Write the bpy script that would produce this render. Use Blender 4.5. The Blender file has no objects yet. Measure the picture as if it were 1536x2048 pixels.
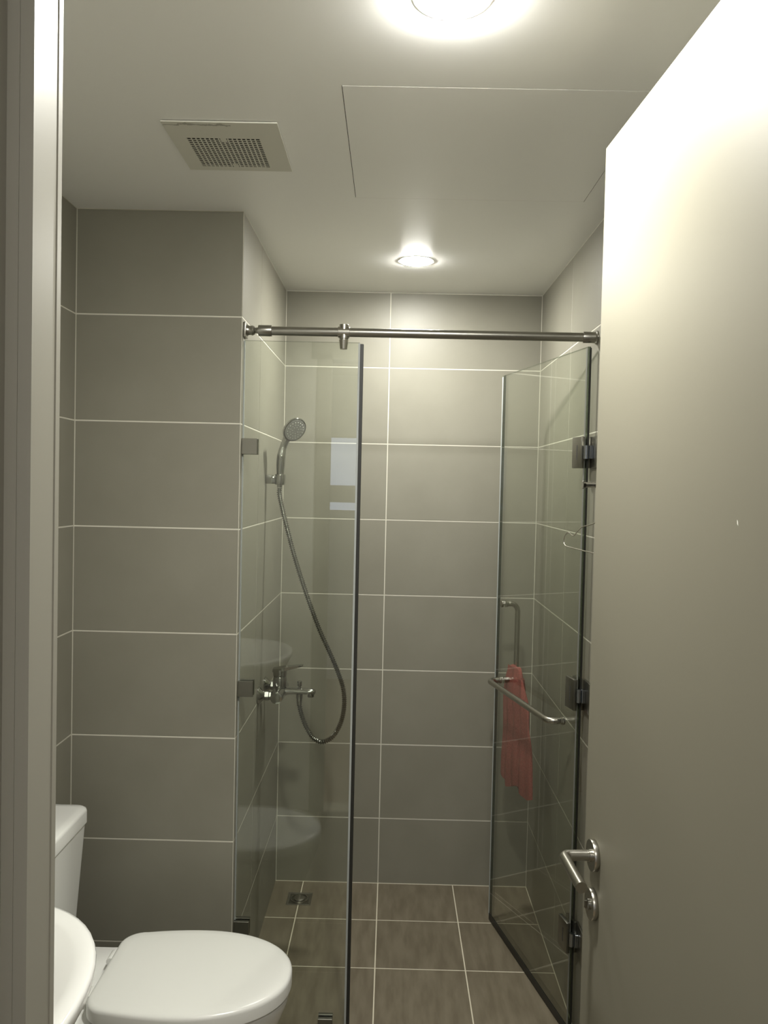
import bpy, bmesh, math, random
from math import sin, cos, pi, radians, sqrt
from mathutils import Vector, Matrix

random.seed(7)
scene = bpy.context.scene
COL = scene.collection

# ------------------------------------------------------------------ camera, world, exposure
CAM_H = 1.595
F_PX = 1626.1
PITCH, YAW, ROLL = 0.03081, -0.00853, 0.02238
cam_data = bpy.data.cameras.new('camera')
cam_data.sensor_fit = 'HORIZONTAL'
cam_data.sensor_width = 36.0
cam_data.lens = F_PX / 1536 * 36.0
cam_data.clip_start = 0.02
cam = bpy.data.objects.new('camera', cam_data)
COL.objects.link(cam)
_r = Vector((cos(YAW), -sin(YAW), 0)); _f = Vector((sin(YAW), cos(YAW), 0)); _u = Vector((0, 0, 1))
_fw = _f * cos(PITCH) - _u * sin(PITCH); _up = _u * cos(PITCH) + _f * sin(PITCH)
_cr = _r * cos(ROLL) + _up * sin(ROLL); _cu = -_r * sin(ROLL) + _up * cos(ROLL)
cam.matrix_world = Matrix(((_cr.x, _cu.x, -_fw.x, 0), (_cr.y, _cu.y, -_fw.y, 0), (_cr.z, _cu.z, -_fw.z, CAM_H), (0, 0, 0, 1)))
scene.camera = cam

world = bpy.data.worlds.new('world')
scene.world = world
world.use_nodes = True
world.node_tree.nodes['Background'].inputs['Color'].default_value = (0.75, 0.85, 1.0, 1)
world.node_tree.nodes['Background'].inputs['Strength'].default_value = 0.05

vs = scene.view_settings
vs.view_transform = 'Standard'; vs.look = 'None'; vs.gamma = 1.0; vs.use_curve_mapping = False
vs.exposure = 0.2

LAMP_SHOWER = 500.0    # radiance of the round ceiling lamps
LAMP_ROOM = 710.0
LAMP_COLOR = (1.0, 0.985, 0.915)
WINDOW_STRENGTH = 2.5  # daylight seen through the window of the hall

# ------------------------------------------------------------------ room dimensions (metres)
D = 3.227      # back wall
YC = 2.3055    # face of the tiled pillar
XL = -0.431    # left wall of the shower
XR = 0.577     # right wall
XW = -0.903    # left wall of the room
ZC = 2.360     # ceiling
YF = 0.733     # inner face of the door frame
ROW0 = 0.265   # first wall joint above the floor
XJ = -0.019    # vertical joint of the back wall
YG = 2.338     # plane of the shower screen

# ------------------------------------------------------------------ materials
def new_mat(name):
    m = bpy.data.materials.new(name); m.use_nodes = True
    nt = m.node_tree
    return m, nt, nt.nodes['Principled BSDF']

def simple(name, color, rough=0.5, metal=0.0, spec=0.5, coat=0.0):
    m, nt, p = new_mat(name)
    p.inputs['Base Color'].default_value = (*color, 1)
    p.inputs['Roughness'].default_value = rough
    p.inputs['Metallic'].default_value = metal
    p.inputs['Specular IOR Level'].default_value = spec
    p.inputs['Coat Weight'].default_value = coat
    return m

def noise_mix(nt, scale, c1, c2, detail=4, stretch=(1, 1, 1), lo=0.35, hi=0.65):
    geo = nt.nodes.new('ShaderNodeNewGeometry')
    mp = nt.nodes.new('ShaderNodeMapping'); mp.inputs['Scale'].default_value = stretch
    nz = nt.nodes.new('ShaderNodeTexNoise'); nz.inputs['Scale'].default_value = scale; nz.inputs['Detail'].default_value = detail
    rp = nt.nodes.new('ShaderNodeValToRGB')
    rp.color_ramp.elements[0].position = lo; rp.color_ramp.elements[1].position = hi
    rp.color_ramp.elements[0].color = (*c1, 1); rp.color_ramp.elements[1].color = (*c2, 1)
    nt.links.new(geo.outputs['Position'], mp.inputs['Vector'])
    nt.links.new(mp.outputs['Vector'], nz.inputs['Vector'])
    nt.links.new(nz.outputs['Fac'], rp.inputs['Fac'])
    return rp, nz

def tile_material(name, c1, c2, scale, rough, stretch=(1, 1, 1), bump=0.02, var=0.05):
    m, nt, p = new_mat(name)
    rp, nz = noise_mix(nt, scale, c1, c2, 6, stretch)
    oi = nt.nodes.new('ShaderNodeObjectInfo')
    mr = nt.nodes.new('ShaderNodeMapRange')
    mr.inputs['To Min'].default_value = 1 - var; mr.inputs['To Max'].default_value = 1 + var
    hs = nt.nodes.new('ShaderNodeHueSaturation')
    nt.links.new(oi.outputs['Random'], mr.inputs['Value'])
    nt.links.new(mr.outputs['Result'], hs.inputs['Value'])
    nt.links.new(rp.outputs['Color'], hs.inputs['Color'])
    nt.links.new(hs.outputs['Color'], p.inputs['Base Color'])
    bp = nt.nodes.new('ShaderNodeBump'); bp.inputs['Strength'].default_value = bump; bp.inputs['Distance'].default_value = 0.002
    nt.links.new(nz.outputs['Fac'], bp.inputs['Height'])
    nt.links.new(bp.outputs['Normal'], p.inputs['Normal'])
    p.inputs['Roughness'].default_value = rough
    p.inputs['Specular IOR Level'].default_value = 0.4
    return m

M = {}
M['wall_tile'] = tile_material('wall_tile', (0.222, 0.212, 0.170), (0.240, 0.230, 0.186), 5.0, 0.42, var=0.025)
M['floor_tile'] = tile_material('floor_tile', (0.122, 0.102, 0.069), (0.165, 0.142, 0.100), 14.0, 0.45, (2.6, 0.5, 1), 0.05, 0.05)
M['grout'] = simple('grout', (0.60, 0.58, 0.50), 0.8)
M['floor_grout'] = simple('floor_grout', (0.56, 0.52, 0.41), 0.8)
M['ceiling'] = simple('ceiling_paint', (0.94, 0.94, 0.92), 0.36, spec=0.5)
M['painted_shade'] = simple('painted_shade', (0.035, 0.034, 0.03), 0.9)  # near-black colour standing in for shade in gaps and holes
M['white_paint'] = simple('white_paint', (0.78, 0.77, 0.72), 0.6)
M['hall_paint'] = simple('hall_paint', (0.70, 0.71, 0.72), 0.7)
M['hall_floor'] = tile_material('hall_floor', (0.30, 0.22, 0.14), (0.38, 0.29, 0.19), 6, 0.4, (0.4, 4, 1))
M['door'] = simple('door_laminate', (0.230, 0.216, 0.166), 0.55, spec=0.35)
M['frame'] = simple('frame_paint', (0.290, 0.279, 0.235), 0.42, spec=0.4)
M['frame_seal'] = simple('frame_rebate', (0.50, 0.49, 0.43), 0.5)
M['steel'] = simple('brushed_steel', (0.42, 0.405, 0.36), 0.27, 1.0)
M['steel_dark'] = simple('satin_steel', (0.25, 0.245, 0.215), 0.32, 1.0)
M['chrome'] = simple('chrome', (0.37, 0.37, 0.35), 0.10, 1.0)
M['hose'] = simple('hose_steel', (0.27, 0.27, 0.245), 0.2, 1.0)
M['spray'] = simple('spray_face', (0.30, 0.30, 0.29), 0.4)
M['nozzle'] = simple('nozzle', (0.85, 0.85, 0.83), 0.5)
M['ceramic'] = simple('ceramic', (0.80, 0.80, 0.775), 0.12, spec=0.5, coat=0.3)
M['seat_plastic'] = simple('seat_plastic', (0.74, 0.74, 0.71), 0.25)
M['white_plastic'] = simple('white_plastic', (0.78, 0.78, 0.74), 0.45)
M['black_rubber'] = simple('black_rubber', (0.018, 0.018, 0.015), 0.45)
M['clear_seal'] = simple('clear_seal', (0.36, 0.38, 0.37), 0.25, spec=0.6)
M['knuckle'] = simple('knuckle', (0.33, 0.35, 0.38), 0.22, 1.0)
M['seal_grey'] = simple('seal_grey', (0.17, 0.175, 0.16), 0.4)
M['bar_steel'] = simple('bar_steel', (0.34, 0.33, 0.295), 0.3, 1.0)
M['wire'] = simple('wire', (0.62, 0.60, 0.54), 0.25, 1.0)
M['scratch'] = simple('scratch', (0.85, 0.83, 0.75), 0.7)

def vent_material():
    m, nt, p = new_mat('vent_plastic')
    geo = nt.nodes.new('ShaderNodeNewGeometry')
    sp = nt.nodes.new('ShaderNodeSeparateXYZ'); nt.links.new(geo.outputs['Position'], sp.inputs['Vector'])
    nz = nt.nodes.new('ShaderNodeTexNoise'); nz.inputs['Scale'].default_value = 45; nz.inputs['Detail'].default_value = 5
    nt.links.new(geo.outputs['Position'], nz.inputs['Vector'])
    # a dirty streak along the edge of the plate nearest the room door
    a = nt.nodes.new('ShaderNodeMath'); a.operation = 'MULTIPLY_ADD'
    a.inputs[1].default_value = 0.03; nt.links.new(nz.outputs['Fac'], a.inputs[0]); nt.links.new(sp.outputs['Y'], a.inputs[2])
    d = nt.nodes.new('ShaderNodeMath'); d.operation = 'COMPARE'; d.inputs[1].default_value = 1.7655; d.inputs[2].default_value = 0.0028
    nt.links.new(a.outputs[0], d.inputs[0])
    lx = nt.nodes.new('ShaderNodeMath'); lx.operation = 'LESS_THAN'; lx.inputs[1].default_value = -0.36; nt.links.new(sp.outputs['X'], lx.inputs[0])
    mu = nt.nodes.new('ShaderNodeMath'); mu.operation = 'MULTIPLY'; nt.links.new(d.outputs[0], mu.inputs[0]); nt.links.new(lx.outputs[0], mu.inputs[1])
    mx = nt.nodes.new('ShaderNodeMixRGB'); mx.inputs['Color1'].default_value = (0.70, 0.69, 0.62, 1); mx.inputs['Color2'].default_value = (0.40, 0.39, 0.34, 1)
    nt.links.new(mu.outputs[0], mx.inputs['Fac']); nt.links.new(mx.outputs['Color'], p.inputs['Base Color'])
    p.inputs['Roughness'].default_value = 0.5
    return m
M['vent'] = vent_material()

def glass_material(name, tint, f0=0.045):
    """clear pane: tinted straight-through transmission plus a Fresnel mirror layer"""
    m = bpy.data.materials.new(name); m.use_nodes = True
    nt = m.node_tree; nt.nodes.clear()
    out = nt.nodes.new('ShaderNodeOutputMaterial')
    tr = nt.nodes.new('ShaderNodeBsdfTransparent'); tr.inputs['Color'].default_value = (*tint, 1)
    gl = nt.nodes.new('ShaderNodeBsdfGlossy'); gl.inputs['Roughness'].default_value = 0.0
    gl.inputs['Color'].default_value = (1, 1, 1, 1)
    geo = nt.nodes.new('ShaderNodeNewGeometry')
    dot = nt.nodes.new('ShaderNodeVectorMath'); dot.operation = 'DOT_PRODUCT'
    nt.links.new(geo.outputs['Normal'], dot.inputs[0]); nt.links.new(geo.outputs['Incoming'], dot.inputs[1])
    ab = nt.nodes.new('ShaderNodeMath'); ab.operation = 'ABSOLUTE'; nt.links.new(dot.outputs['Value'], ab.inputs[0])
    om = nt.nodes.new('ShaderNodeMath'); om.operation = 'SUBTRACT'; om.inputs[0].default_value = 1.0; nt.links.new(ab.outputs[0], om.inputs[1])
    pw = nt.nodes.new('ShaderNodeMath'); pw.operation = 'POWER'; pw.inputs[1].default_value = 5.0; nt.links.new(om.outputs[0], pw.inputs[0])
    ma = nt.nodes.new('ShaderNodeMath'); ma.operation = 'MULTIPLY_ADD'; ma.inputs[1].default_value = 1 - f0; ma.inputs[2].default_value = f0
    nt.links.new(pw.outputs[0], ma.inputs[0])
    mx = nt.nodes.new('ShaderNodeMixShader')
    nt.links.new(ma.outputs[0], mx.inputs['Fac']); nt.links.new(tr.outputs[0], mx.inputs[1]); nt.links.new(gl.outputs[0], mx.inputs[2])
    nt.links.new(mx.outputs[0], out.inputs['Surface'])
    return m
M['glass'] = glass_material('shower_glass', (0.93, 0.945, 0.915))
M['glass_edge'] = glass_material('shower_glass_edge', (0.25, 0.30, 0.25), 0.08)
M['window_glass'] = glass_material('window_glass', (0.95, 0.96, 0.97))

def emission(name, color, strength):
    m = bpy.data.materials.new(name); m.use_nodes = True
    nt = m.node_tree; nt.nodes.clear()
    out = nt.nodes.new('ShaderNodeOutputMaterial'); e = nt.nodes.new('ShaderNodeEmission')
    e.inputs['Color'].default_value = (*color, 1); e.inputs['Strength'].default_value = strength
    nt.links.new(e.outputs[0], out.inputs['Surface'])
    return m
M['lamp_shower'] = emission('shower_lamp_diffuser', LAMP_COLOR, LAMP_SHOWER)
M['lamp_room'] = emission('room_lamp_diffuser', LAMP_COLOR, LAMP_ROOM)
M['hall_fill_light'] = emission('hall_fill_glow', (1.0, 0.96, 0.88), 54.0)  # glow of the added light that brightens the hall
M['daylight'] = emission('daylight', (0.72, 0.80, 1.0), WINDOW_STRENGTH)

def towel_material():
    m, nt, p = new_mat('towel_cloth')
    rp, nz = noise_mix(nt, 260, (0.30, 0.070, 0.064), (0.40, 0.105, 0.094), 2)
    nt.links.new(rp.outputs['Color'], p.inputs['Base Color'])
    bp = nt.nodes.new('ShaderNodeBump'); bp.inputs['Strength'].default_value = 0.35; bp.inputs['Distance'].default_value = 0.003
    nt.links.new(nz.outputs['Fac'], bp.inputs['Height']); nt.links.new(bp.outputs['Normal'], p.inputs['Normal'])
    p.inputs['Roughness'].default_value = 0.95
    return m
M['towel'] = towel_material()

# ------------------------------------------------------------------ mesh helpers
def add_box(bm, lo, hi, mat=None, bevel=0.0, seg=1):
    vs_ = [Vector((x, y, z)) for z in (lo[2], hi[2]) for y in (lo[1], hi[1]) for x in (lo[0], hi[0])]
    if mat is not None:
        vs_ = [mat @ v for v in vs_]
    v = [bm.verts.new(c) for c in vs_]
    fs = [bm.faces.new([v[i] for i in q]) for q in ((0, 2, 3, 1), (4, 5, 7, 6), (0, 1, 5, 4), (1, 3, 7, 5), (3, 2, 6, 7), (2, 0, 4, 6))]
    if bevel > 0:
        es = list({e for f in fs for e in f.edges})
        bmesh.ops.bevel(bm, geom=es, offset=bevel, segments=seg, affect='EDGES', profile=0.5)

def add_loft(bm, rings, cap0=True, cap1=True, closed=True):
    rv = [[bm.verts.new(p) for p in r] for r in rings]
    n = len(rv[0])
    for a, b in zip(rv[:-1], rv[1:]):
        for i in range(n if closed else n - 1):
            j = (i + 1) % n
            bm.faces.new((a[i], a[j], b[j], b[i]))
    if cap0: bm.faces.new(list(reversed(rv[0])))
    if cap1: bm.faces.new(rv[-1])

def frame_from_axis(axis):
    w = Vector(axis).normalized()
    t = Vector((0, 0, 1)) if abs(w.z) < 0.9 else Vector((1, 0, 0))
    u = t.cross(w).normalized(); v = w.cross(u)
    return u, v, w

def add_lathe(bm, prof, origin, axis, seg=32, cap0=True, cap1=True):
    """prof: list of (radius, distance along axis)"""
    u, v, w = frame_from_axis(axis); o = Vector(origin)
    rings = [[o + w * h + u * (r * cos(2 * pi * i / seg)) + v * (r * sin(2 * pi * i / seg)) for i in range(seg)] for r, h in prof]
    add_loft(bm, rings, cap0, cap1)

def add_tube(bm, pts, rad, seg=12, caps=True):
    pts = [Vector(p) for p in pts]
    n = len(pts)
    if not hasattr(rad, '__len__'): rad = [rad] * n
    tan = []
    for i in range(n):
        a = pts[max(i - 1, 0)]; b = pts[min(i + 1, n - 1)]
        tan.append((b - a).normalized())
    u, v, w = frame_from_axis(tan[0])
    rings = []
    for i in range(n):
        w = tan[i]
        u = (u - w * u.dot(w)).normalized(); v = w.cross(u)
        rings.append([pts[i] + u * (rad[i] * cos(2 * pi * k / seg)) + v * (rad[i] * sin(2 * pi * k / seg)) for k in range(seg)])
    add_loft(bm, rings, caps, caps)

def catmull(pts, per=12):
    pts = [Vector(p) for p in pts]
    P = [pts[0] * 2 - pts[1]] + pts + [pts[-1] * 2 - pts[-2]]
    out = []
    for i in range(1, len(P) - 2):
        a, b, c, d = P[i - 1], P[i], P[i + 1], P[i + 2]
        for k in range(per):
            t = k / per
            out.append(0.5 * ((2 * b) + (c - a) * t + (2 * a - 5 * b + 4 * c - d) * t * t + (3 * b - a - 3 * c + d) * t ** 3))
    out.append(pts[-1])
    return out

def resample(pts, step):
    out = [pts[0]]; acc = 0.0
    for a, b in zip(pts[:-1], pts[1:]):
        L = (b - a).length
        while acc + L >= step:
            t = (step - acc) / L
            a = a + (b - a) * t; out.append(a); L = (b - a).length; acc = 0.0
        acc += L
    return out

def round_corner_path(corners, radius, seg=8):
    """polyline with rounded corners"""
    c = [Vector(p) for p in corners]
    out = [c[0]]
    for i in range(1, len(c) - 1):
        a = (c[i - 1] - c[i]).normalized(); b = (c[i + 1] - c[i]).normalized()
        ang = a.angle(b); d = radius / math.tan(ang / 2)
        p0 = c[i] + a * d; p1 = c[i] + b * d
        ctr = c[i] + (a + b).normalized() * (radius / sin(ang / 2))
        va, vb = p0 - ctr, p1 - ctr
        tot = va.angle(vb)
        for k in range(seg + 1):
            t = k / seg
            out.append(ctr + (va * sin((1 - t) * tot) + vb * sin(t * tot)) / sin(tot))
    out.append(c[-1])
    return out

def obj(name, bm, mat, parent=None, smooth=True, angle=35, mats=None):
    me = bpy.data.meshes.new(name)
    bmesh.ops.recalc_face_normals(bm, faces=bm.faces[:])
    bm.to_mesh(me); bm.free()
    for mm in (mats or [mat]): me.materials.append(mm)
    if smooth:
        for p in me.polygons: p.use_smooth = True
        me.set_sharp_from_angle(angle=radians(angle))
    o = bpy.data.objects.new(name, me); COL.objects.link(o)
    if parent is not None:
        o.parent = parent
        if parent.type == 'EMPTY':
            o.matrix_parent_inverse = Matrix.Translation(-parent.location)
        if parent.parent is not None and parent.parent.type == 'EMPTY':
            o.matrix_parent_inverse = Matrix.Identity(4)
    return o

def tag(o, label, cat=None, group=None, kind=None):
    o['label'] = label
    if cat: o['category'] = cat
    if group: o['group'] = group
    if kind: o['kind'] = kind
    return o

def thing(name, label, cat, loc, group=None, kind=None):
    o = bpy.data.objects.new(name, None); COL.objects.link(o)
    o.empty_display_size = 0.05
    o.location = loc
    return tag(o, label, cat, group, kind)

def boxobj(name, lo, hi, mat, parent=None, bevel=0.0, seg=2):
    bm = bmesh.new(); add_box(bm, lo, hi, None, bevel, seg)
    return obj(name, bm, mat, parent, smooth=bevel > 0)

def part(name, mat, parent, fn, **kw):
    bm = bmesh.new(); fn(bm)
    return obj(name, bm, mat, parent, **kw)

# ------------------------------------------------------------------ tiles
TILE_CACHE = {}
GAP = 0.0040; TILE_T = 0.005; PROUD = 0.0007
def tile_mesh(w, h, mat):
    key = (round(w, 4), round(h, 4), mat.name)
    if key in TILE_CACHE: return TILE_CACHE[key]
    bm = bmesh.new()
    c = 0.0005
    r = lambda z, s: [Vector((s, s, z)), Vector((w - s, s, z)), Vector((w - s, h - s, z)), Vector((s, h - s, z))]
    add_loft(bm, [r(-TILE_T, 0), r(-c, 0), r(0, c)])
    bmesh.ops.recalc_face_normals(bm, faces=bm.faces[:])
    me = bpy.data.meshes.new('tile'); bm.to_mesh(me); bm.free()
    me.materials.append(mat); TILE_CACHE[key] = me
    return me

def lay_tiles(parent, origin, u, v, ujoints, vjoints, mat):
    """tiles whose faces lie in the plane origin+u*s+v*t; u x v points into the room"""
    u = Vector(u); v = Vector(v); n = u.cross(v); o0 = Vector(origin)
    R = Matrix((u, v, n)).transposed().to_4x4()
    for ua, ub in zip(ujoints[:-1], ujoints[1:]):
        for va, vb in zip(vjoints[:-1], vjoints[1:]):
            g = GAP / 2
            if ub - ua < 0.012 or vb - va < 0.012: continue
            t = bpy.data.objects.new('tile', tile_mesh(ub - ua - GAP, vb - va - GAP, mat))
            COL.objects.link(t)
            t.matrix_world = Matrix.Translation(o0 + u * (ua + g) + v * (va + g) + n * random.uniform(-0.0002, 0.0002)) @ R
            t.parent = parent

def joints(a, b, first, step):
    js = [a]
    x = first
    while x <= a + 1e-6: x += step
    while x < b - 1e-6:
        js.append(x); x += step
    js.append(b)
    return js

ROWS = joints(0, ZC, ROW0, 0.3)

def structure(name, lo, hi, mat, label, cat):
    return tag(boxobj(name, lo, hi, mat), label, cat, kind='structure')

B = PROUD
w = structure('wall_back', (XW - 0.12, D + B, -0.02), (XR + 0.12, D + 0.12, ZC + 0.02), M['grout'], 'grey tiled wall at the back of the shower', 'wall')
lay_tiles(w, (XL, D, 0), (1, 0, 0), (0, 0, 1), [0, XJ - XL, XR - XL], ROWS, M['wall_tile'])
# u x v must point into the room: for the back wall (1,0,0)x(0,0,1) = (0,-1,0)
w = structure('wall_pillar', (XW, YC + B, -0.02), (XL - B, D + B, ZC + 0.02), M['grout'], 'grey tiled pillar block between toilet and shower', 'wall')
lay_tiles(w, (XW, YC, 0), (1, 0, 0), (0, 0, 1), [0, XL - XW], ROWS, M['wall_tile'])
lay_tiles(w, (XL, YC, 0), (0, 1, 0), (0, 0, 1), [0, D - YC - 0.6, D - YC], ROWS, M['wall_tile'])
w = structure('wall_left', (XW - 0.12, YF - 0.1, -0.02), (XW - B, D + B, ZC + 0.02), M['grout'], 'grey tiled wall behind the toilet tank', 'wall')
lay_tiles(w, (XW, YF, 0), (0, 1, 0), (0, 0, 1), joints(0, YC - YF, YC - YF - 1.2, 0.6), ROWS, M['wall_tile'])
w = structure('wall_right', (XR + B, YF - 0.1, -0.02), (XR + 0.12, D + B, ZC + 0.02), M['grout'], 'grey tiled wall beside the glass shower door', 'wall')
lay_tiles(w, (XR, D, 0), (0, -1, 0), (0, 0, 1), joints(0, D - YF, D - 2.685, 0.6), ROWS, M['wall_tile'])
f = structure('floor', (XW - 0.12, YF - 0.11, -0.08), (XR + 0.12, D + 0.12, -B), M['floor_grout'], 'brown tiled bathroom floor running into the shower', 'floor')
lay_tiles(f, (XW, YF, 0), (1, 0, 0), (0, 1, 0), joints(0, XR - XW, (XJ - XW) - 0.9 + 0.3, 0.3), joints(0, D - YF, (D - 0.279 - YF) - 2.1, 0.3), M['floor_tile'])

# ceiling with openings for the inspection hatch
HX0, HX1, HY0, HY1 = -0.113, 0.492, 1.577, 2.180
bm = bmesh.new()
xs = [XW - 0.12, HX0, HX1, XR + 0.12]; ys = [YF - 0.1, HY0, HY1, D + 0.12]
for i in range(3):
    for j in range(3):
        if i == 1 and j == 1: continue
        add_box(bm, (xs[i], ys[j], ZC), (xs[i + 1], ys[j + 1], ZC + 0.02))
bmesh.ops.remove_doubles(bm, verts=bm.verts[:], dist=1e-5)
ceil = tag(obj('ceiling', bm, M['ceiling'], smooth=False), 'white painted bathroom ceiling', 'ceiling', kind='structure')
boxobj('hatch_gap_shade', (HX0, HY0, ZC + 0.0013), (HX1, HY1, ZC + 0.012), M['painted_shade'], ceil)  # dark sheet just above the panel paints the shade in its gap
g = 0.0015
h = boxobj('access_panel', (HX0 + g, HY0 + g, ZC - 0.0002), (HX1 - g, HY1 - g, ZC + 0.0012), M['ceiling'], ceil)
h['label'] = 'square white inspection hatch'

# front wall with the doorway, hall beyond
DX0, DX1, DZ = -0.328, 0.425, 2.235
YH = 0.625
bm = bmesh.new()
add_box(bm, (XW - 0.12, YH, 0), (DX0 - 0.03, YF - 0.006, 2.6))
add_box(bm, (DX1 + 0.03, YH, 0), (XR + 0.12, YF - 0.006, 2.6))
add_box(bm, (DX0 - 0.03, YH, DZ + 0.03), (DX1 + 0.03, YF - 0.006, 2.6))
tag(obj('wall_front', bm, M['white_paint'], smooth=False), 'painted wall around the bathroom doorway', 'wall', kind='structure')

# door frame: trim_1 is the jamb on the left of the picture
XJB = -0.3010
def extrude_profile(bm, prof, z0, z1):
    add_loft(bm, [[Vector((x, y, z0)) for x, y in prof], [Vector((x, y, z1)) for x, y in prof]])
Y0 = 0.6755
tr = part('trim_1', M['frame'], None, lambda bm: extrude_profile(bm, [(XJB, Y0), (XJB, 0.7215), (XJB + 0.0010, 0.7225), (XJB + 0.0010, YF - 0.002), (XJB - 0.0005, YF), (-0.372, YF), (-0.372, YF - 0.05), (-0.345, YF - 0.05), (-0.345, Y0)], 0, DZ), smooth=False)
tag(tr, 'cream door frame jamb at the left edge of the picture', 'door frame', kind='structure')
part('casing', M['frame'], tr, lambda bm: extrude_profile(bm, [(-0.3125, Y0 - 0.001), (-0.3125, Y0 + 0.001), (-0.345, Y0 + 0.001), (-0.345, 0.60), (-0.3228, 0.60), (-0.3228, Y0 - 0.001)], 0, DZ), smooth=False)
tr = part('trim_2', M['frame'], None, lambda bm: extrude_profile(bm, [(0.402, 0.60), (0.402, YF), (0.50, YF), (0.50, 0.60)], 0, DZ), smooth=False)
tag(tr, 'cream door frame jamb on the hinge side of the door', 'door frame', kind='structure')
tr = boxobj('trim_3', (-0.40, 0.60, DZ - 0.03), (0.50, YF, DZ + 0.06), M['frame'])
tag(tr, 'cream door frame head above the doorway', 'door frame', kind='structure')

# hall behind the camera
structure('floor_hall', (-1.6, -2.4, -0.08), (1.6, YH - 0.005, -0.002), M['hall_floor'], 'wooden floor of the hall outside the bathroom', 'floor')
structure('ceiling_hall', (-1.6, -2.4, 2.5), (1.6, YH - 0.001, 2.6), M['white_paint'], 'white ceiling of the hall outside the bathroom', 'ceiling')
structure('wall_hall_left', (-1.7, -2.4, -0.02), (-1.6, YH - 0.001, 2.6), M['hall_paint'], 'pale wall at the left of the hall', 'wall')
structure('wall_hall_right', (1.6, -2.4, -0.02), (1.7, YH - 0.001, 2.6), M['hall_paint'], 'pale wall at the right of the hall', 'wall')
WX0, WX1, WZ0, WZ1 = -0.80, -0.12, 1.385, 2.02
bm = bmesh.new()
add_box(bm, (-1.7, -2.1, -0.02), (WX0, -2.0, 2.6)); add_box(bm, (WX1, -2.1, -0.02), (1.7, -2.0, 2.6))
add_box(bm, (WX0, -2.1, -0.02), (WX1, -2.0, WZ0)); add_box(bm, (WX0, -2.1, WZ1), (WX1, -2.0, 2.6))
tag(obj('wall_hall_end', bm, M['hall_paint'], smooth=False), 'pale end wall of the hall with a window', 'wall', kind='structure')
wn = part('window_1', M['white_paint'], None, lambda bm: [add_box(bm, a, b) for a, b in (
    ((WX0, -2.06, WZ0), (WX0 + 0.04, -1.995, WZ1)), ((WX1 - 0.04, -2.06, WZ0), (WX1, -1.995, WZ1)),
    ((WX0 + 0.04, -2.06, WZ1 - 0.03), (WX1 - 0.04, -1.995, WZ1)), ((WX0 + 0.04, -2.06, WZ0), (WX1 - 0.04, -1.995, WZ0 + 0.012)),
    ((WX0 + 0.04, -2.06, 1.46), (WX1 - 0.04, -1.995, 1.60)))], smooth=False)
tag(wn, 'daylit window in the end wall of the hall', 'window', kind='structure')
boxobj('pane', (WX0 + 0.04, -2.035, 1.60), (WX1 - 0.04, -2.03, WZ1 - 0.03), M['daylight'], wn)
boxobj('pane', (WX0 + 0.04, -2.035, WZ0 + 0.012), (WX1 - 0.04, -2.03, 1.46), M['daylight'], wn)
hl = thing('hall_fill_light', 'added unseen fill light on the ceiling of the hall', 'ceiling lamp', (0.1, -0.7, 2.5))  # unseen light, added to brighten the hall behind the camera
part('base', M['white_plastic'], hl, lambda bm: add_lathe(bm, [(0.17, 0), (0.17, 0.03)], (0.1, -0.7, 2.5), (0, 0, -1), 32))
part('diffuser', M['hall_fill_light'], hl, lambda bm: add_lathe(bm, [(0.16, 0.031), (0.155, 0.05), (0.12, 0.07), (0.05, 0.08)], (0.1, -0.7, 2.5), (0, 0, -1), 32))

# ------------------------------------------------------------------ bathroom door
A = Vector((0.358, 1.43, 0)); Bp = Vector((0.397, 0.735, 0))
e = (Bp - A).normalized(); m_ = Vector((-e.y, e.x, 0))
if m_.x > 0: m_ = -m_             # normal of the visible face, towards -X
DM = Matrix((( e.x, m_.x, 0, A.x), (e.y, m_.y, 0, A.y), (0, 0, 1, 0), (0, 0, 0, 1)))   # local: x from free edge to hinge, y out of the visible face
DLEN = (Bp - A).length
bm = bmesh.new(); add_box(bm, (0, -0.04, 0.008), (DLEN, 0, 2.190), DM, 0.0015, 1)
door = tag(obj('door_1', bm, M['door']), 'open cream bathroom door with a steel lever handle', 'door', kind='structure')
def lp(x, y, z): return DM @ Vector((x, y, z))
LZ, KZ, BS = 0.977, 0.893, 0.0625
part('rosette', M['steel'], door, lambda bm: add_lathe(bm, [(0.0255, 0), (0.0262, 0.001), (0.0262, 0.0085), (0.0255, 0.0095), (0.0115, 0.0095)], lp(BS, 0, LZ), m_, 48))
def lever(bm):
    add_lathe(bm, [(0.0105, 0.0095), (0.0105, 0.013), (0.009, 0.0135)], lp(BS, 0, LZ), m_, 24)
    add_tube(bm, round_corner_path([lp(BS, 0.010, LZ), lp(BS, 0.056, LZ), lp(BS + 0.108, 0.056, LZ - 0.002)], 0.0115, 8), 0.0092, 20)
part('lever', M['steel'], door, lever)
key = part('key_rosette', M['steel'], door, lambda bm: add_lathe(bm, [(0.0255, 0), (0.0262, 0.001), (0.0262, 0.0085), (0.0255, 0.0095), (0.009, 0.0095)], lp(BS, 0, KZ), m_, 48))
part('thumb_turn', M['steel_dark'], door, lambda bm: (add_lathe(bm, [(0.009, 0.009), (0.009, 0.012), (0.0075, 0.013)], lp(BS, 0, KZ), m_, 24),
     add_box(bm, (BS - 0.002, 0.012, KZ - 0.006), (BS + 0.002, 0.017, KZ + 0.006), DM)))
part('rosette', M['steel'], door, lambda bm: add_lathe(bm, [(0.0255, 0), (0.0262, 0.0085), (0.0255, 0.0095)], lp(BS, -0.04, LZ), -m_, 32))
part('lever', M['steel'], door, lambda bm: add_tube(bm, round_corner_path([lp(BS, -0.045, LZ), lp(BS, -0.096, LZ), lp(BS + 0.108, -0.096, LZ)], 0.0115, 8), 0.0092, 16))
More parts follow.
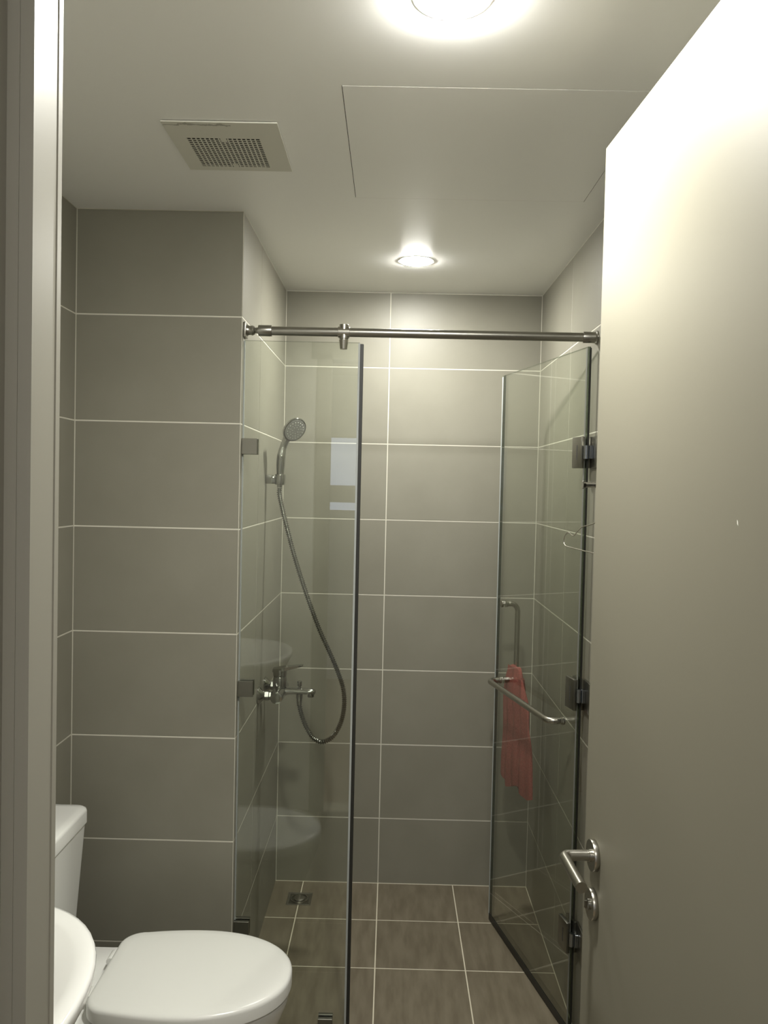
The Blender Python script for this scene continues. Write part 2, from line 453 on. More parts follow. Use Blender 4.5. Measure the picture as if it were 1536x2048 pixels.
part('latch_plate', M['steel_dark'], door, lambda bm: add_box(bm, (-0.0006, -0.031, 0.86), (0.001, -0.009, 1.05), DM))
part('paint_chip', M['scratch'], door, lambda bm: add_loft(bm, [[lp(x, y, z) for x, z in ((0.5195, 1.567), (0.5215, 1.565), (0.5225, 1.5605), (0.520, 1.5625))] for y in (-0.0002, 0.0004)]))
for z in (0.25, 1.1, 1.95):
    part('hinge', M['steel_dark'], door, lambda bm, z=z: add_lathe(bm, [(0.006, 0), (0.006, 0.09)], lp(DLEN - 0.002, 0.004, z), (0, 0, 1), 12))

# ------------------------------------------------------------------ ceiling lamps
def ceiling_lamp(x, y, label, mat, H):
    t = thing('ceiling_lamp', label, 'ceiling lamp', (x, y, ZC), 'round lamps in the bathroom ceiling')
    part('trim_ring', M['white_plastic'], t, lambda bm: add_lathe(bm, [(0.0555, 0.0003), (0.0625, 0.0003), (0.0625, 0.0014), (0.0600, 0.0020), (0.0555, 0.0020)], (x, y, ZC), (0, 0, -1), 48, False, False))
    R = 0.0548
    part('diffuser', mat, t, lambda bm: add_lathe(bm, [(R, 0.0005), (R, 0.002)] + [(R * cos(a), 0.002 + H * sin(a)) for a in [k * pi / 2 / 8 for k in range(1, 8)]] + [(0.002, 0.002 + H)], (x, y, ZC), (0, 0, -1), 40))
    return t
ceiling_lamp(0.066, 2.770, 'round lit ceiling lamp above the shower', M['lamp_shower'], 0.0055)
ceiling_lamp(0.078, 1.290, 'bright ceiling lamp at the top edge of the picture', M['lamp_room'], 0.0100)

# ------------------------------------------------------------------ extractor fan grille
VX0, VX1, VY0, VY1 = -0.506, -0.2585, 1.737, 1.9985
vent = thing('exhaust_vent', 'square white extractor fan grille on the ceiling', 'vent', (-0.382, 1.868, ZC))
hx0, hx1, hy0, hy1 = -0.4705, -0.3090, 1.8165, 1.9765
ZB, ZT = ZC - 0.0042, ZC - 0.0014
def plate(bm):
    for lo, hi in (((VX0, VY0), (VX1, hy0)), ((VX0, hy1), (VX1, VY1)), ((VX0, hy0), (hx0, hy1)), ((hx1, hy0), (VX1, hy1))):
        add_box(bm, (*lo, ZB), (*hi, ZT))
part('plate', M['vent'], vent, plate, smooth=False)
part('duct_shade', M['painted_shade'], vent, lambda bm: add_box(bm, (VX0 + 0.004, VY0 + 0.002, ZC - 0.0013), (VX1 - 0.004, VY1 - 0.004, ZC - 0.0001)))  # thin dark plate behind the holes, shade of the duct put into colour
def lattice(bm):
    n = 16
    px, py = (hx1 - hx0) / n, (hy1 - hy0) / n
    zt = ZB + 0.0010
    for i in range(1, n):
        x = hx0 + i * px; add_box(bm, (x - px * 0.15, hy0, ZB + 0.0002), (x + px * 0.15, hy1, zt))
        y = hy0 + i * py; add_box(bm, (hx0, y - py * 0.19, ZB + 0.0003), (hx1, y + py * 0.19, zt - 0.0001))
    xm = (hx0 + hx1) / 2
    add_box(bm, (xm - 0.0065, hy0 - 0.001, ZB + 0.0001), (xm + 0.0065, hy0 + py * 1.6, zt))
    add_box(bm, (xm - 0.0065, hy1 - py * 1.6, ZB + 0.0001), (xm + 0.0065, hy1 + 0.001, zt))
part('grille', M['vent'], vent, lattice, smooth=False)

# ------------------------------------------------------------------ fixed glass screen
GT = 0.010
def pane(bm, mat, lo, hi):
    add_box(bm, lo, hi, mat)
    bm.faces.ensure_lookup_table(); bm.normal_update()
    fs = bm.faces[-6:]
    big = sorted(fs, key=lambda q: q.calc_area())[-2:]
    for q in fs: q.material_index = 0 if q in big else 1
PX0, PX1, PZ1 = XL + 0.003, -0.099, 2.005
scr = thing('shower_screen', 'fixed clear glass shower panel with a dark sealing strip', 'shower screen', (-0.26, YG, 0))
bm = bmesh.new(); pane(bm, None, (PX0, YG - GT / 2, 0.006), (PX1, YG + GT / 2, PZ1))
obj('glass_panel', bm, None, scr, smooth=False, mats=[M['glass'], M['glass_edge']])
part('edge_channel', M['clear_seal'], scr, lambda bm: (add_box(bm, (PX1 - 0.0045, YG - GT / 2 - 0.0016, 0.01), (PX1 + 0.001, YG - GT / 2 - 0.0003, PZ1 - 0.002)),
     add_box(bm, (PX1 - 0.0045, YG + GT / 2 + 0.0003, 0.01), (PX1 + 0.001, YG + GT / 2 + 0.0016, PZ1 - 0.002))), smooth=False)
part('magnetic_seal', M['black_rubber'], scr, lambda bm: add_box(bm, (PX1 + 0.001, YG - 0.0065, 0.012), (PX1 + 0.0105, YG + 0.0065, PZ1 - 0.004), None, 0.001, 1))
def clamp(parent, x0, x1, z0, z1):
    def fn(bm):
        add_box(bm, (x0, YG - GT / 2 - 0.011, z0), (x1, YG - GT / 2 - 0.0003, z1), None, 0.0007, 1)
        add_box(bm, (x0, YG + GT / 2 + 0.0003, z0), (x1, YG + GT / 2 + 0.011, z1), None, 0.0007, 1)
    return part('glass_clamp', M['steel_dark'], parent, fn)
clamp(scr, XL + 0.0005, XL + 0.0445, 1.680, 1.725)
clamp(scr, XL + 0.0005, XL + 0.0445, 0.981, 1.026)
clamp(scr, XL + 0.0005, XL + 0.0445, 0.277, 0.322)
clamp(scr, -0.180, -0.138, 0.0005, 0.040)
part('silicone_joint', M['clear_seal'], scr, lambda bm: add_box(bm, (XL + 0.0003, YG - 0.004, 0.004), (XL + 0.0035, YG + 0.004, PZ1)), smooth=False)

# ------------------------------------------------------------------ support bar above the screen
BZ = 2.034
bar = thing('support_bar', 'brushed steel stabiliser bar spanning above the shower glass', 'support bar', (0.07, YG, BZ))
part('tube', M['bar_steel'], bar, lambda bm: add_lathe(bm, [(0.0127, 0), (0.0127, XR - 0.012 - (XL + 0.048))], (XL + 0.048, YG, BZ), (1, 0, 0), 32))
part('wall_plate', M['bar_steel'], bar, lambda bm: add_box(bm, (XL + 0.0003, YG - 0.021, BZ - 0.021), (XL + 0.007, YG + 0.021, BZ + 0.021), None, 0.0015, 2))
part('swivel', M['bar_steel'], bar, lambda bm: (add_lathe(bm, [(0.0165, 0.007), (0.014, 0.012), (0.013, 0.018), (0.0145, 0.024), (0.011, 0.030), (0.006, 0.033)], (XL, YG, BZ), (1, 0, 0), 28),
     add_lathe(bm, [(0.007, 0.031), (0.009, 0.035), (0.009, 0.040), (0.007, 0.042)], (XL, YG, BZ), (1, 0, 0), 24)))
part('collar', M['bar_steel'], bar, lambda bm: add_lathe(bm, [(0.0128, 0.0405), (0.0158, 0.041), (0.0158, 0.078), (0.0152, 0.079), (0.0128, 0.079)], (XL, YG, BZ), (1, 0, 0), 32))
part('collar', M['bar_steel'], bar, lambda bm: add_lathe(bm, [(0.0200, 0.0003), (0.0200, 0.004), (0.0160, 0.007), (0.0160, 0.040), (0.0155, 0.041), (0.0128, 0.041)], (XR, YG, BZ), (-1, 0, 0), 32))
def tee(bm):
    add_lathe(bm, [(0.0152, -0.0165), (0.0158, -0.016), (0.0158, 0.016), (0.0152, 0.0165)], (-0.146, YG, BZ), (1, 0, 0), 32)
    add_lathe(bm, [(0.0135, 0.0215), (0.0140, 0.021), (0.0140, -0.018), (0.0125, -0.020), (0.0125, -0.0215), (0.0138, -0.022), (0.0105, -0.0475), (0.0098, -0.048)], (-0.146, YG, BZ), (0, 0, 1), 32)
part('glass_holder', M['steel'], bar, tee)

# ------------------------------------------------------------------ hinged glass door
H = Vector((0.556, YG, 0)); Fp = Vector((0.402, 2.975, 0))
dd = (Fp - H).normalized(); nn = Vector((dd.y, -dd.x, 0))     # nn points into the shower side (towards the right wall)
SM = Matrix(((dd.x, nn.x, 0, H.x), (dd.y, nn.y, 0, H.y), (0, 0, 1, 0), (0, 0, 0, 1)))   # local x: along the door, y: towards the right wall
def sp(x, y, z): return SM @ Vector((x, y, z))
SL, SZ0, SZ1 = 0.652, 0.014, 2.008
sd = thing('shower_door', 'open hinged glass shower door on the right wall', 'shower door', tuple(H))
bm = bmesh.new(); pane(bm, SM, (0, -GT / 2, SZ0), (SL, GT / 2, SZ1))
obj('glass_panel', bm, None, sd, smooth=False, mats=[M['glass'], M['glass_edge']])
part('edge_seal', M['clear_seal'], sd, lambda bm: add_box(bm, (SL + 0.0003, -0.0062, SZ0), (SL + 0.0085, 0.0062, SZ1 - 0.004), SM, 0.001, 1))
part('edge_seal', M['seal_grey'], sd, lambda bm: add_box(bm, (0.0, -0.0062, SZ0), (0.007, -0.0053, SZ1 - 0.004), SM))
part('seal_fin', M['black_rubber'], sd, lambda bm: add_box(bm, (-0.005, 0.0005, SZ0), (-0.0003, 0.0045, SZ1 - 0.004), SM))
part('bottom_seal', M['black_rubber'], sd, lambda bm: (add_box(bm, (0.0, -0.0065, 0.0025), (SL, 0.0065, SZ0 - 0.0002), SM), add_box(bm, (0, -0.0066, SZ0 - 0.0002), (SL, -0.0052, SZ0 + 0.012), SM)), smooth=False)
for hz in (1.707, 1.006, 0.292):
    hg = part('hinge', M['steel_dark'], sd, lambda bm: [add_box(bm, (0.0, s * GT / 2 + (0.0004 if s > 0 else -0.0125), hz - 0.045), (0.0565, s * GT / 2 + (0.0125 if s > 0 else -0.0004), hz + 0.045), SM, 0.002, 2) for s in (-1, 1)])
    part('knuckle', M['knuckle'], hg, lambda bm: (add_lathe(bm, [(0.0080, 0), (0.0080, 0.038)], sp(-0.007, -0.004, hz - 0.019), (0, 0, 1), 20),
         add_box(bm, (0.560, YG - 0.020, hz - 0.019), (XR - 0.0065, YG + 0.004, hz + 0.019), None, 0.001, 1)))
    part('wall_plate', M['steel_dark'], hg, lambda bm: add_box(bm, (XR - 0.0066, YG - 0.062, hz - 0.045), (XR - 0.0003, YG + 0.012, hz + 0.045), None, 0.0015, 2))
    part('slot_shade', M['painted_shade'], hg, lambda bm: add_box(bm, (0.022, -GT / 2 - 0.0128, hz - 0.021), (0.027, -GT / 2 - 0.0122, hz + 0.021), SM))  # dark strip on the plate face paints the shade of a slot
# towel bar (outside) and vertical pull (inside) sharing a bolt
TB0, TB1, TZ, OFF = 0.084, 0.600, 0.908, 0.053
tb = part('towel_bar', M['steel'], sd, lambda bm: add_tube(bm, round_corner_path([sp(TB0, -0.0095, TZ), sp(TB0, -OFF, TZ), sp(TB1, -OFF, TZ), sp(TB1, -0.0095, TZ)], 0.028, 10), 0.0095, 20))
for t in (TB0, TB1):
    part('ferrule', M['steel'], tb, lambda bm: add_lathe(bm, [(0.0122, 0), (0.0122, 0.006), (0.0108, 0.007), (0.0108, 0.010), (0.0095, 0.011)], sp(t, -0.0053, TZ), -nn, 24))
PZ = 1.184
pu = part('pull_handle', M['steel'], sd, lambda bm: add_tube(bm, round_corner_path([sp(TB1, 0.0095, PZ), sp(TB1, OFF, PZ), sp(TB1, OFF, TZ), sp(TB1, 0.0095, TZ)], 0.028, 10), 0.0095, 20))
for z in (PZ, TZ):
    part('ferrule', M['steel'], pu, lambda bm: add_lathe(bm, [(0.0122, 0), (0.0122, 0.006), (0.0108, 0.007), (0.0108, 0.010), (0.0095, 0.011)], sp(TB1, 0.0053, z), nn, 24))
part('ferrule', M['steel'], pu, lambda bm: add_lathe(bm, [(0.0122, 0), (0.0122, 0.006), (0.0095, 0.007)], sp(TB1, -0.0053, PZ), -nn, 24))

# ------------------------------------------------------------------ red towel hanging on the pull handle
def towel(bm):
    N = 72
    rings = []
    levels = [k / 44 for k in range(45)]
    for q in levels:
        z = 0.968 - q * 0.430
        # centre along the door, half width, half depth
        tc = 0.578 - 0.040 * min(1, q * 1.6)
        wd = 0.050 + 0.080 * (1 - math.exp(-q * 3.4)) + 0.012 * q
        dp = 0.022 + 0.004 * sin(q * 9)
        oc = 0.0375
        fold = 0.0028 + 0.0062 * min(1, q * 2)
        r = []
        for i in range(N):
            a = 2 * pi * i / N
            cx = cos(a); sy = sin(a)
            px = tc + wd * (abs(cx) ** 0.8) * (1 if cx > 0 else -1)
            k = 0.6 + 0.4 * sin(px * 95 + q * 1.7 + (2.1 if sy > 0 else 0)) * min(1, q * 3 + 0.35)
            py = oc + (dp - 0.006) * (abs(sy) ** 0.6) * (1 if sy > 0 else -1) * k + fold * sin(px * 120 + 1.3 + q * 2.5) * 0.4
            zz = z
            if q < 0.08: zz += 0.010 * sin(px * 70 + 2) - 0.9 * (px - 0.575) ** 2 / 0.09
            if q > 0.8: zz += (q - 0.8) / 0.2 * (0.012 * sin(px * 40) + (px - 0.54) * -0.06)
            p = sp(px, min(max(py, 0.0085), 0.074), zz)
            p.x = min(p.x, XR - 0.006)
            r.append(p)
        rings.append(r)
    add_loft(bm, rings)
bm = bmesh.new(); towel(bm)
tag(obj('towel', bm, M['towel'], angle=75), 'red cloth towel hanging on the inside handle of the glass door', 'towel')

# ------------------------------------------------------------------ wall arm and wire hanger on the right wall
AY, AZ = 1.72, 1.609
arm = thing('towel_rail', 'steel towel rail end projecting from the right wall behind the door', 'towel rail', (XR, AY, AZ))
part('wall_flange', M['steel'], arm, lambda bm: add_lathe(bm, [(0.022, 0.0003), (0.022, 0.006), (0.010, 0.009)], (XR, AY, AZ), (-1, 0, 0), 28))
part('rod', M['steel'], arm, lambda bm: add_lathe(bm, [(0.0058, 0.006), (0.0058, XR - 0.4085)], (XR, AY, AZ), (-1, 0, 0), 20))
part('end_cap', M['chrome'], arm, lambda bm: add_lathe(bm, [(0.0060, 0), (0.0088, 0.0008), (0.0088, 0.0055), (0.0080, 0.0065)], (0.4090, AY, AZ), (-1, 0, 0), 24))
hg = thing('clothes_hanger', 'thin wire clothes hanger hooked on the steel towel rail', 'hanger', (0.455, AY, 1.46))
# hanger plane runs along the room; s is measured along the hanger, origin at the hook
hd = Vector((-0.2436, 0.969, 0)).normalized()
HC = Vector((0.455, AY, 0))
def hp(s, z): return HC + hd * s + Vector((0, 0, z))
half = [(0, 1.549), (0.02, 1.543), (0.048, 1.5275), (0.075, 1.521), (0.1058, 1.5154), (0.125, 1.506), (0.140, 1.496), (0.147, 1.493), (0.153, 1.4935), (0.165, 1.4975), (0.1747, 1.4986), (0.185, 1.4945), (0.1925, 1.4865), (0.195, 1.478), (0.193, 1.4715), (0.186, 1.4675), (0.17, 1.4655), (0.12, 1.4635), (0.048, 1.461), (0, 1.4605)]
loop = [hp(s, z) for s, z in half] + [hp(-s, z) for s, z in reversed(half[1:-1])]
part('body', M['wire'], hg, lambda bm: add_tube(bm, catmull(loop + [loop[0]], 6), 0.0013, 8))
hk = [hp(0, 1.549), hp(0, 1.560), hp(0.004, 1.572), hp(0.012, 1.583), hp(0.0195, 1.596), hp(0.0185, 1.608), hp(0.010, 1.6165), hp(0, 1.6178), hp(-0.010, 1.614), hp(-0.016, 1.606)]
part('hook', M['wire'], hg, lambda bm: add_tube(bm, catmull(hk, 6), 0.0013, 8))

# ------------------------------------------------------------------ shower mixer
MX, MY, MZ = -0.368, 2.770, 0.888
mx = thing('shower_mixer', 'chrome lever shower mixer with a short spout on the left shower wall', 'shower mixer', (XL, MY, MZ))
for y in (MY - 0.070, MY + 0.070):
    fl = part('flange', M['chrome'], mx, lambda bm: add_lathe(bm, [(0.029, 0.0003), (0.0295, 0.003), (0.028, 0.006), (0.018, 0.016), (0.014, 0.022)], (XL, y, MZ), (1, 0, 0), 36))
    part('nut', M['chrome'], fl, lambda bm: add_lathe(bm, [(0.012, 0.020), (0.0165, 0.0235), (0.0165, 0.036), (0.0145, 0.038), (0.0145, 0.044)], (XL, y, MZ), (1, 0, 0), 6), angle=20)
def body(bm):
    add_lathe(bm, [(0.014, -0.089), (0.0195, -0.088), (0.0205, -0.085), (0.0205, -0.055), (0.0225, -0.046), (0.0225, 0.046), (0.0205, 0.055), (0.0205, 0.085), (0.0195, 0.088), (0.014, 0.089)], (MX, MY, MZ - 0.004), (0, 1, 0), 32)
    add_lathe(bm, [(0.024, -0.01), (0.0245, 0.030), (0.023, 0.046), (0.0215, 0.050)], (MX, MY, MZ), (0, 0, 1), 32)
part('body', M['chrome'], mx, body)
def lever_top(bm):
    # collar block and flat blade pointing away from the wall
    add_lathe(bm, [(0.0225, 0.0515), (0.0235, 0.053), (0.0235, 0.068), (0.022, 0.074)], (MX, MY, MZ), (0, 0, 1), 32)
    rings = []
    for s, wdt, z0, z1 in ((-0.024, 0.016, 0.066, 0.076), (0.0, 0.022, 0.068, 0.080), (0.024, 0.019, 0.073, 0.084), (0.055, 0.014, 0.0810, 0.0885), (0.072, 0.012, 0.085, 0.0905), (0.079, 0.008, 0.0875, 0.0905)):
        x = MX + s
        rings.append([Vector((x, MY - wdt, MZ + z0)), Vector((x, MY + wdt, MZ + z0)), Vector((x, MY + wdt, MZ + z1)), Vector((x, MY - wdt, MZ + z1))])
    add_loft(bm, rings)
part('lever', M['chrome'], mx, lever_top, angle=25)
def spout(bm):
    rings = []
    for s, ry, rz, zc_ in ((0.010, 0.019, 0.0185, -0.002), (0.030, 0.0165, 0.0135, 0.0), (0.060, 0.0155, 0.0115, 0.0005), (0.095, 0.0150, 0.0110, 0.0), (0.112, 0.0145, 0.0110, -0.001), (0.120, 0.0125, 0.0085, -0.002), (0.1235, 0.006, 0.004, -0.002)):
        rings.append([Vector((MX + s, MY + ry * cos(2 * pi * k / 24), MZ + zc_ + rz * sin(2 * pi * k / 24))) for k in range(24)])
    add_loft(bm, rings)
    add_lathe(bm, [(0.0115, 0.0), (0.0115, -0.018), (0.0105, -0.0195)], (MX + 0.107, MY, MZ), (0, 0, 1), 24)
part('spout', M['chrome'], mx, spout)
part('diverter_knob', M['chrome'], mx, lambda bm: add_lathe(bm, [(0.0045, 0.010), (0.0045, 0.018), (0.0080, 0.0185), (0.0083, 0.033), (0.0072, 0.0345)], (MX + 0.068, MY, MZ), (0, 0, 1), 20))
OX = MX + 0.068
part('hose_outlet', M['chrome'], mx, lambda bm: add_lathe(bm, [(0.0115, -0.009), (0.0115, -0.022), (0.0100, -0.030), (0.0090, -0.044), (0.0078, -0.047)], (OX, MY, MZ), (0, 0, 1), 24))

# ------------------------------------------------------------------ hand shower, bracket and hose
HY, HZ = 2.785, 1.613
hb = thing('handset_bracket', 'chrome wall bracket holding the hand shower', 'bracket', (XL, HY, HZ))
part('wall_base', M['chrome'], hb, lambda bm: add_box(bm, (XL + 0.0003, HY - 0.014, HZ - 0.016), (XL + 0.034, HY + 0.014, HZ + 0.014), None, 0.003, 2))
part('socket', M['chrome'], hb, lambda bm: add_lathe(bm, [(0.0125, -0.019), (0.0165, -0.018), (0.0180, -0.012), (0.0185, 0.010), (0.0175, 0.017), (0.0130, 0.019)], (XL + 0.0485, HY, HZ), (0.03, -0.02, 1), 32))
hs = thing('hand_shower', 'chrome hand shower with a round spray head in its bracket', 'hand shower', (XL + 0.05, HY, HZ - 0.02))
HN = Vector((0.57, -0.65, -0.50)).normalized()
HCn = Vector((-0.334, 2.762, 1.783))
gx = XL + 0.0485
path = catmull([(gx - 0.001, HY, HZ - 0.028), (gx, HY, HZ + 0.005), (gx + 0.001, HY, HZ + 0.045), (gx + 0.003, HY + 0.001, HZ + 0.080), (gx + 0.009, HY + 0.003, HZ + 0.112), (gx + 0.020, HY + 0.001, HZ + 0.140), HCn - HN * 0.019], 8)
rr = []
for i in range(len(path)):
    q = i / (len(path) - 1)
    base = [(0, 0.0085), (0.12, 0.0105), (0.2, 0.0120), (0.35, 0.0150), (0.5, 0.0150), (0.65, 0.0120), (0.78, 0.0125), (0.9, 0.018), (1.0, 0.020)]
    for (a, ra), (b, rb) in zip(base[:-1], base[1:]):
        if a <= q <= b: rr.append(ra + (rb - ra) * (q - a) / (b - a)); break
part('grip', M['chrome'], hs, lambda bm: add_tube(bm, path, rr, 20))
hd_ = part('head', M['chrome'], hs, lambda bm: add_lathe(bm, [(0.006, -0.024), (0.020, -0.022), (0.034, -0.014), (0.0425, -0.004), (0.0445, 0.001), (0.0430, 0.0045), (0.0390, 0.0055)], HCn, HN, 40))
part('spray_face', M['spray'], hd_, lambda bm: add_lathe(bm, [(0.0388, 0.0040), (0.0385, 0.0062), (0.030, 0.0072), (0.004, 0.0078)], HCn, HN, 40))
u_, v_, w_ = frame_from_axis(HN)
def nozzles(bm):
    for rad, cnt in ((0.012, 7), (0.021, 12), (0.030, 18)):
        for k in range(cnt):
            a = 2 * pi * k / cnt + rad * 40
            add_lathe(bm, [(0.00135, 0.0068), (0.0010, 0.0092)], HCn + u_ * (rad * cos(a)) + v_ * (rad * sin(a)), HN, 8)
part('nozzles', M['nozzle'], hd_, nozzles)['kind'] = 'stuff'

hose_pts = catmull([(gx - 0.001, HY, HZ - 0.030), (gx - 0.0005, HY - 0.001, 1.560), (-0.369, 2.780, 1.500), (-0.352, 2.772, 1.441), (-0.330, 2.766, 1.366), (-0.304, 2.760, 1.288), (-0.270, 2.752, 1.196), (-0.232, 2.746, 1.102), (-0.198, 2.742, 1.032), (-0.168, 2.738, 0.966), (-0.149, 2.738, 0.912), (-0.1435, 2.740, 0.862), (-0.148, 2.744, 0.815), (-0.160, 2.748, 0.775), (-0.184, 2.754, 0.736), (-0.217, 2.760, 0.717), (-0.246, 2.764, 0.726), (-0.267, 2.767, 0.752), (-0.283, 2.769, 0.784), (-0.2935, 2.770, 0.815), (OX, 2.770, MZ - 0.046)], 10)
hose_pts = resample(hose_pts, 0.00175)
ho = thing('shower_hose', 'ribbed metal shower hose hanging in a long loop', 'hose', (-0.2, 2.76, 0.717))
part('hose', M['hose'], ho, lambda bm: add_tube(bm, hose_pts, [(0.0089, 0.0087, 0.0058, 0.0060)[i % 4] for i in range(len(hose_pts))], 12), angle=40)

# ------------------------------------------------------------------ floor drain
dx, dy = -0.319, 3.084
dr = thing('floor_drain', 'square steel floor drain in the shower corner', 'drain', (dx, dy, 0))
def drain_frame(bm):
    s, i = 0.047, 0.037
    o_ = lambda h_, z: [Vector((dx + a * h_, dy + b * h_, z)) for a, b in ((-1, -1), (1, -1), (1, 1), (-1, 1))]
    add_loft(bm, [o_(s, 0.0003), o_(s, 0.0022), o_(s - 0.002, 0.0028), o_(i, 0.0012), o_(i, 0.0003)])
part('frame', M['steel'], dr, drain_frame, smooth=False)
part('well', M['steel_dark'], dr, lambda bm: add_box(bm, (dx - 0.0365, dy - 0.0365, 0.0003), (dx + 0.0365, dy + 0.0365, 0.0010)))
part('cup', M['steel'], dr, lambda bm: (add_lathe(bm, [(0.034, 0.001), (0.034, 0.0045), (0.031, 0.0045), (0.031, 0.0012)], (dx, dy, 0), (0, 0, 1), 40, False, False),
     add_lathe(bm, [(0.022, 0.001), (0.022, 0.0055), (0.019, 0.007), (0.004, 0.0075)], (dx, dy, 0), (0, 0, 1), 32)))

# ------------------------------------------------------------------ toilet
TY = 1.9225
toi = thing('toilet', 'white ceramic toilet with closed lid beside the tiled pillar', 'toilet', (-0.5, TY, 0))
def lid_outline(x0, x1, hw0, hw, z, n=64, rc=0.045):
    """closed D outline: straight hinge side at x0, round nose at x1"""
    L = x1 - x0
    up = []
    xc = x0 + L * 0.46
    base = lambda x: hw - (hw - hw0) * ((xc - x) / (xc - x0)) ** 2
    yr = base(x0 + rc)
    for k in range(9):                      # rounded hinge corner
        a = pi / 2 * k / 8
        up.append((x0 + rc - rc * cos(a), yr - rc * (1 - sin(a))))
    for k in range(1, 8):
        x = x0 + rc + (xc - x0 - rc) * k / 8
        up.append((x, base(x)))
    for k in range(0, 25):
        a = pi / 2 * k / 24
        up.append((xc + (x1 - xc) * sin(a) ** 0.97, hw * cos(a) ** 0.92))
    full = up + [(x, -y) for x, y in reversed(up[:-1])]
    return [Vector((x, TY + y, z)) for x, y in full]
def shrink(ring, d, dz=0):
    c = sum(ring, Vector()) / len(ring)
    hx = max(abs(p.x - c.x) for p in ring); hy = max(abs(p.y - c.y) for p in ring)
    return [Vector((c.x + (p.x - c.x) * (1 - d / hx), c.y + (p.y - c.y) * (1 - d / hy), p.z + dz)) for p in ring]
L0 = lid_outline(-0.666, -0.214, 0.150, 0.180, 0.0, rc=0.055)
def at(ring, z): return [Vector((p.x, p.y, z)) for p in ring]
def lid_fn(bm):
    add_loft(bm, [at(shrink(L0, 0.004), 0.386), at(L0, 0.388), at(L0, 0.412), at(shrink(L0, 0.0012), 0.4165), at(shrink(L0, 0.0045), 0.4200), at(shrink(L0, 0.010), 0.4222), at(shrink(L0, 0.03), 0.4240), at(shrink(L0, 0.08), 0.4258), at(shrink(L0, 0.14), 0.4263)])
part('seat_lid', M['seat_plastic'], toi, lid_fn, angle=50)
part('seat', M['seat_plastic'], toi, lambda bm: add_loft(bm, [at(shrink(L0, 0.016), 0.3752), at(shrink(L0, 0.013), 0.3765), at(shrink(L0, 0.013), 0.3845), at(shrink(L0, 0.016), 0.3855)]), angle=50)
for s in (-1, 1):
    part('lid_hinge', M['seat_plastic'], toi, lambda bm: add_lathe(bm, [(0.010, -0.02), (0.0105, -0.018), (0.0105, 0.018), (0.010, 0.02)], (-0.672, TY + s * 0.075, 0.400), (0, 1, 0), 20))
def bowl(bm):
    def ring(x0, x1, hw0, hw, z): return lid_outline(x0, x1, hw0, hw, z, rc=0.04)
    add_loft(bm, [ring(-0.74, -0.305, 0.105, 0.125, 0.0), ring(-0.74, -0.300, 0.105, 0.125, 0.03), ring(-0.74, -0.300, 0.105, 0.122, 0.12), ring(-0.75, -0.275, 0.120, 0.140, 0.22), ring(-0.77, -0.240, 0.145, 0.166, 0.31), ring(-0.775, -0.222, 0.155, 0.175, 0.355), ring(-0.775, -0.220, 0.156, 0.176, 0.370), ring(-0.772, -0.224, 0.153, 0.173, 0.375)])
part('bowl', M['ceramic'], toi, bowl, angle=60)
def rrect(x0, x1, y0, y1, z, r, n=6):
    out = []
    for cx, cy, a0 in ((x1 - r, y1 - r, 0), (x0 + r, y1 - r, pi / 2), (x0 + r, y0 + r, pi), (x1 - r, y0 + r, 1.5 * pi)):
        for k in range(n + 1):
            a = a0 + pi / 2 * k / n
            out.append(Vector((cx + r * cos(a), cy + r * sin(a), z)))
    return out
part('deck', M['ceramic'], toi, lambda bm: add_loft(bm, [rrect(-0.895, -0.60, TY - 0.150, TY + 0.150, 0.30, 0.03), rrect(-0.895, -0.60, TY - 0.165, TY + 0.165, 0.370, 0.03), rrect(-0.893, -0.602, TY - 0.162, TY + 0.162, 0.3755, 0.03)]), angle=50)
XB = XW + 0.004
part('tank', M['ceramic'], toi, lambda bm: add_loft(bm, [rrect(XB, -0.800, TY - 0.165, TY + 0.160, 0.376, 0.028), rrect(XB, -0.795, TY - 0.172, TY + 0.167, 0.42, 0.028), rrect(XB, -0.778, TY - 0.190, TY + 0.185, 0.700, 0.028)]), angle=50)
part('tank_lid', M['ceramic'], toi, lambda bm: add_loft(bm, [rrect(XB, -0.778, TY - 0.190, TY + 0.184, 0.7025, 0.028), rrect(XB, -0.774, TY - 0.194, TY + 0.189, 0.7045, 0.03), rrect(XB, -0.774, TY - 0.194, TY + 0.189, 0.734, 0.03), rrect(XB, -0.776, TY - 0.192, TY + 0.187, 0.7395, 0.029), rrect(XB, -0.781, TY - 0.187, TY + 0.182, 0.7425, 0.027), rrect(XB + 0.004, -0.795, TY - 0.17, TY + 0.165, 0.744, 0.02)]), angle=50)
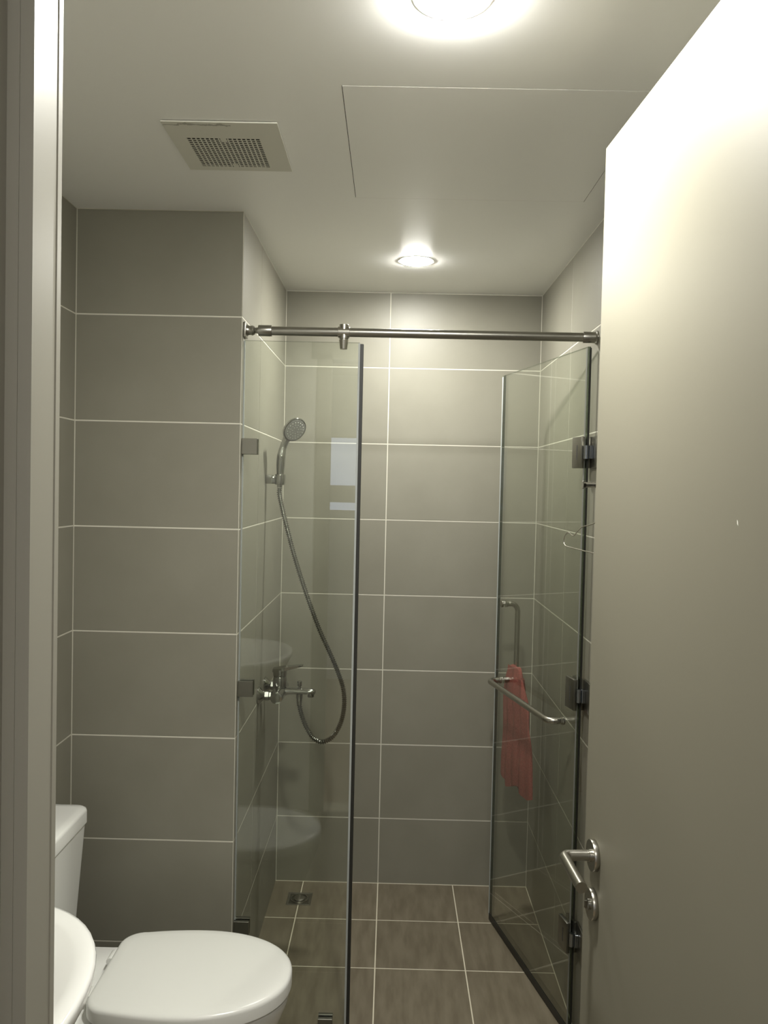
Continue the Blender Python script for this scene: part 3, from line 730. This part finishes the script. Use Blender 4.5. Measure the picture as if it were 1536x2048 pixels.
part('flush_button', M['chrome'], toi, lambda bm: add_lathe(bm, [(0.020, 0.744), (0.020, 0.748), (0.018, 0.7495)], (-0.842, TY, 0), (0, 0, 1), 24))

# ------------------------------------------------------------------ washbasin
SY, SZ = 1.11, 0.860
sink = thing('washbasin', 'white wall-hung washbasin behind the door jamb', 'washbasin', (-0.69, SY, SZ - 0.2))
def oval(ax, ay, z, cx, n=56, pw=2.25):
    r = []
    for k in range(n):
        a = 2 * pi * k / n; c, s = cos(a), sin(a)
        x = cx + ax * (abs(c) ** (2 / pw)) * (1 if c >= 0 else -1)
        r.append(Vector((max(x, XW + 0.004), SY + ay * (abs(s) ** (2 / pw)) * (1 if s >= 0 else -1), z)))
    return r
CX, AX, AY_ = -0.674, 0.251, 0.290
def basin(bm):
    add_loft(bm, [oval(0.10, 0.12, SZ - 0.175, CX - 0.05), oval(0.17, 0.20, SZ - 0.160, CX - 0.03), oval(0.222, 0.265, SZ - 0.09, CX - 0.008), oval(AX - 0.003, AY_ - 0.003, SZ - 0.025, CX), oval(AX, AY_, SZ - 0.008, CX), oval(AX - 0.002, AY_ - 0.002, SZ - 0.002, CX), oval(AX - 0.008, AY_ - 0.008, SZ, CX),
                  oval(AX - 0.022, AY_ - 0.022, SZ - 0.001, CX), oval(AX - 0.034, AY_ - 0.034, SZ - 0.005, CX), oval(AX - 0.060, AY_ - 0.062, SZ - 0.022, CX), oval(AX - 0.100, AY_ - 0.11, SZ - 0.040, CX), oval(AX - 0.16, AY_ - 0.19, SZ - 0.052, CX), oval(0.022, 0.022, SZ - 0.056, CX)])
part('basin', M['ceramic'], sink, basin, angle=60)
part('waste', M['chrome'], sink, lambda bm: add_lathe(bm, [(0.021, -0.056), (0.021, -0.0535), (0.006, -0.0525)], (CX, SY, SZ), (0, 0, 1), 24))
part('trap', M['chrome'], sink, lambda bm: add_tube(bm, round_corner_path([(CX - 0.05, SY, SZ - 0.17), (CX - 0.05, SY, SZ - 0.33), (XW + 0.002, SY, SZ - 0.33)], 0.035, 8), 0.016, 16))
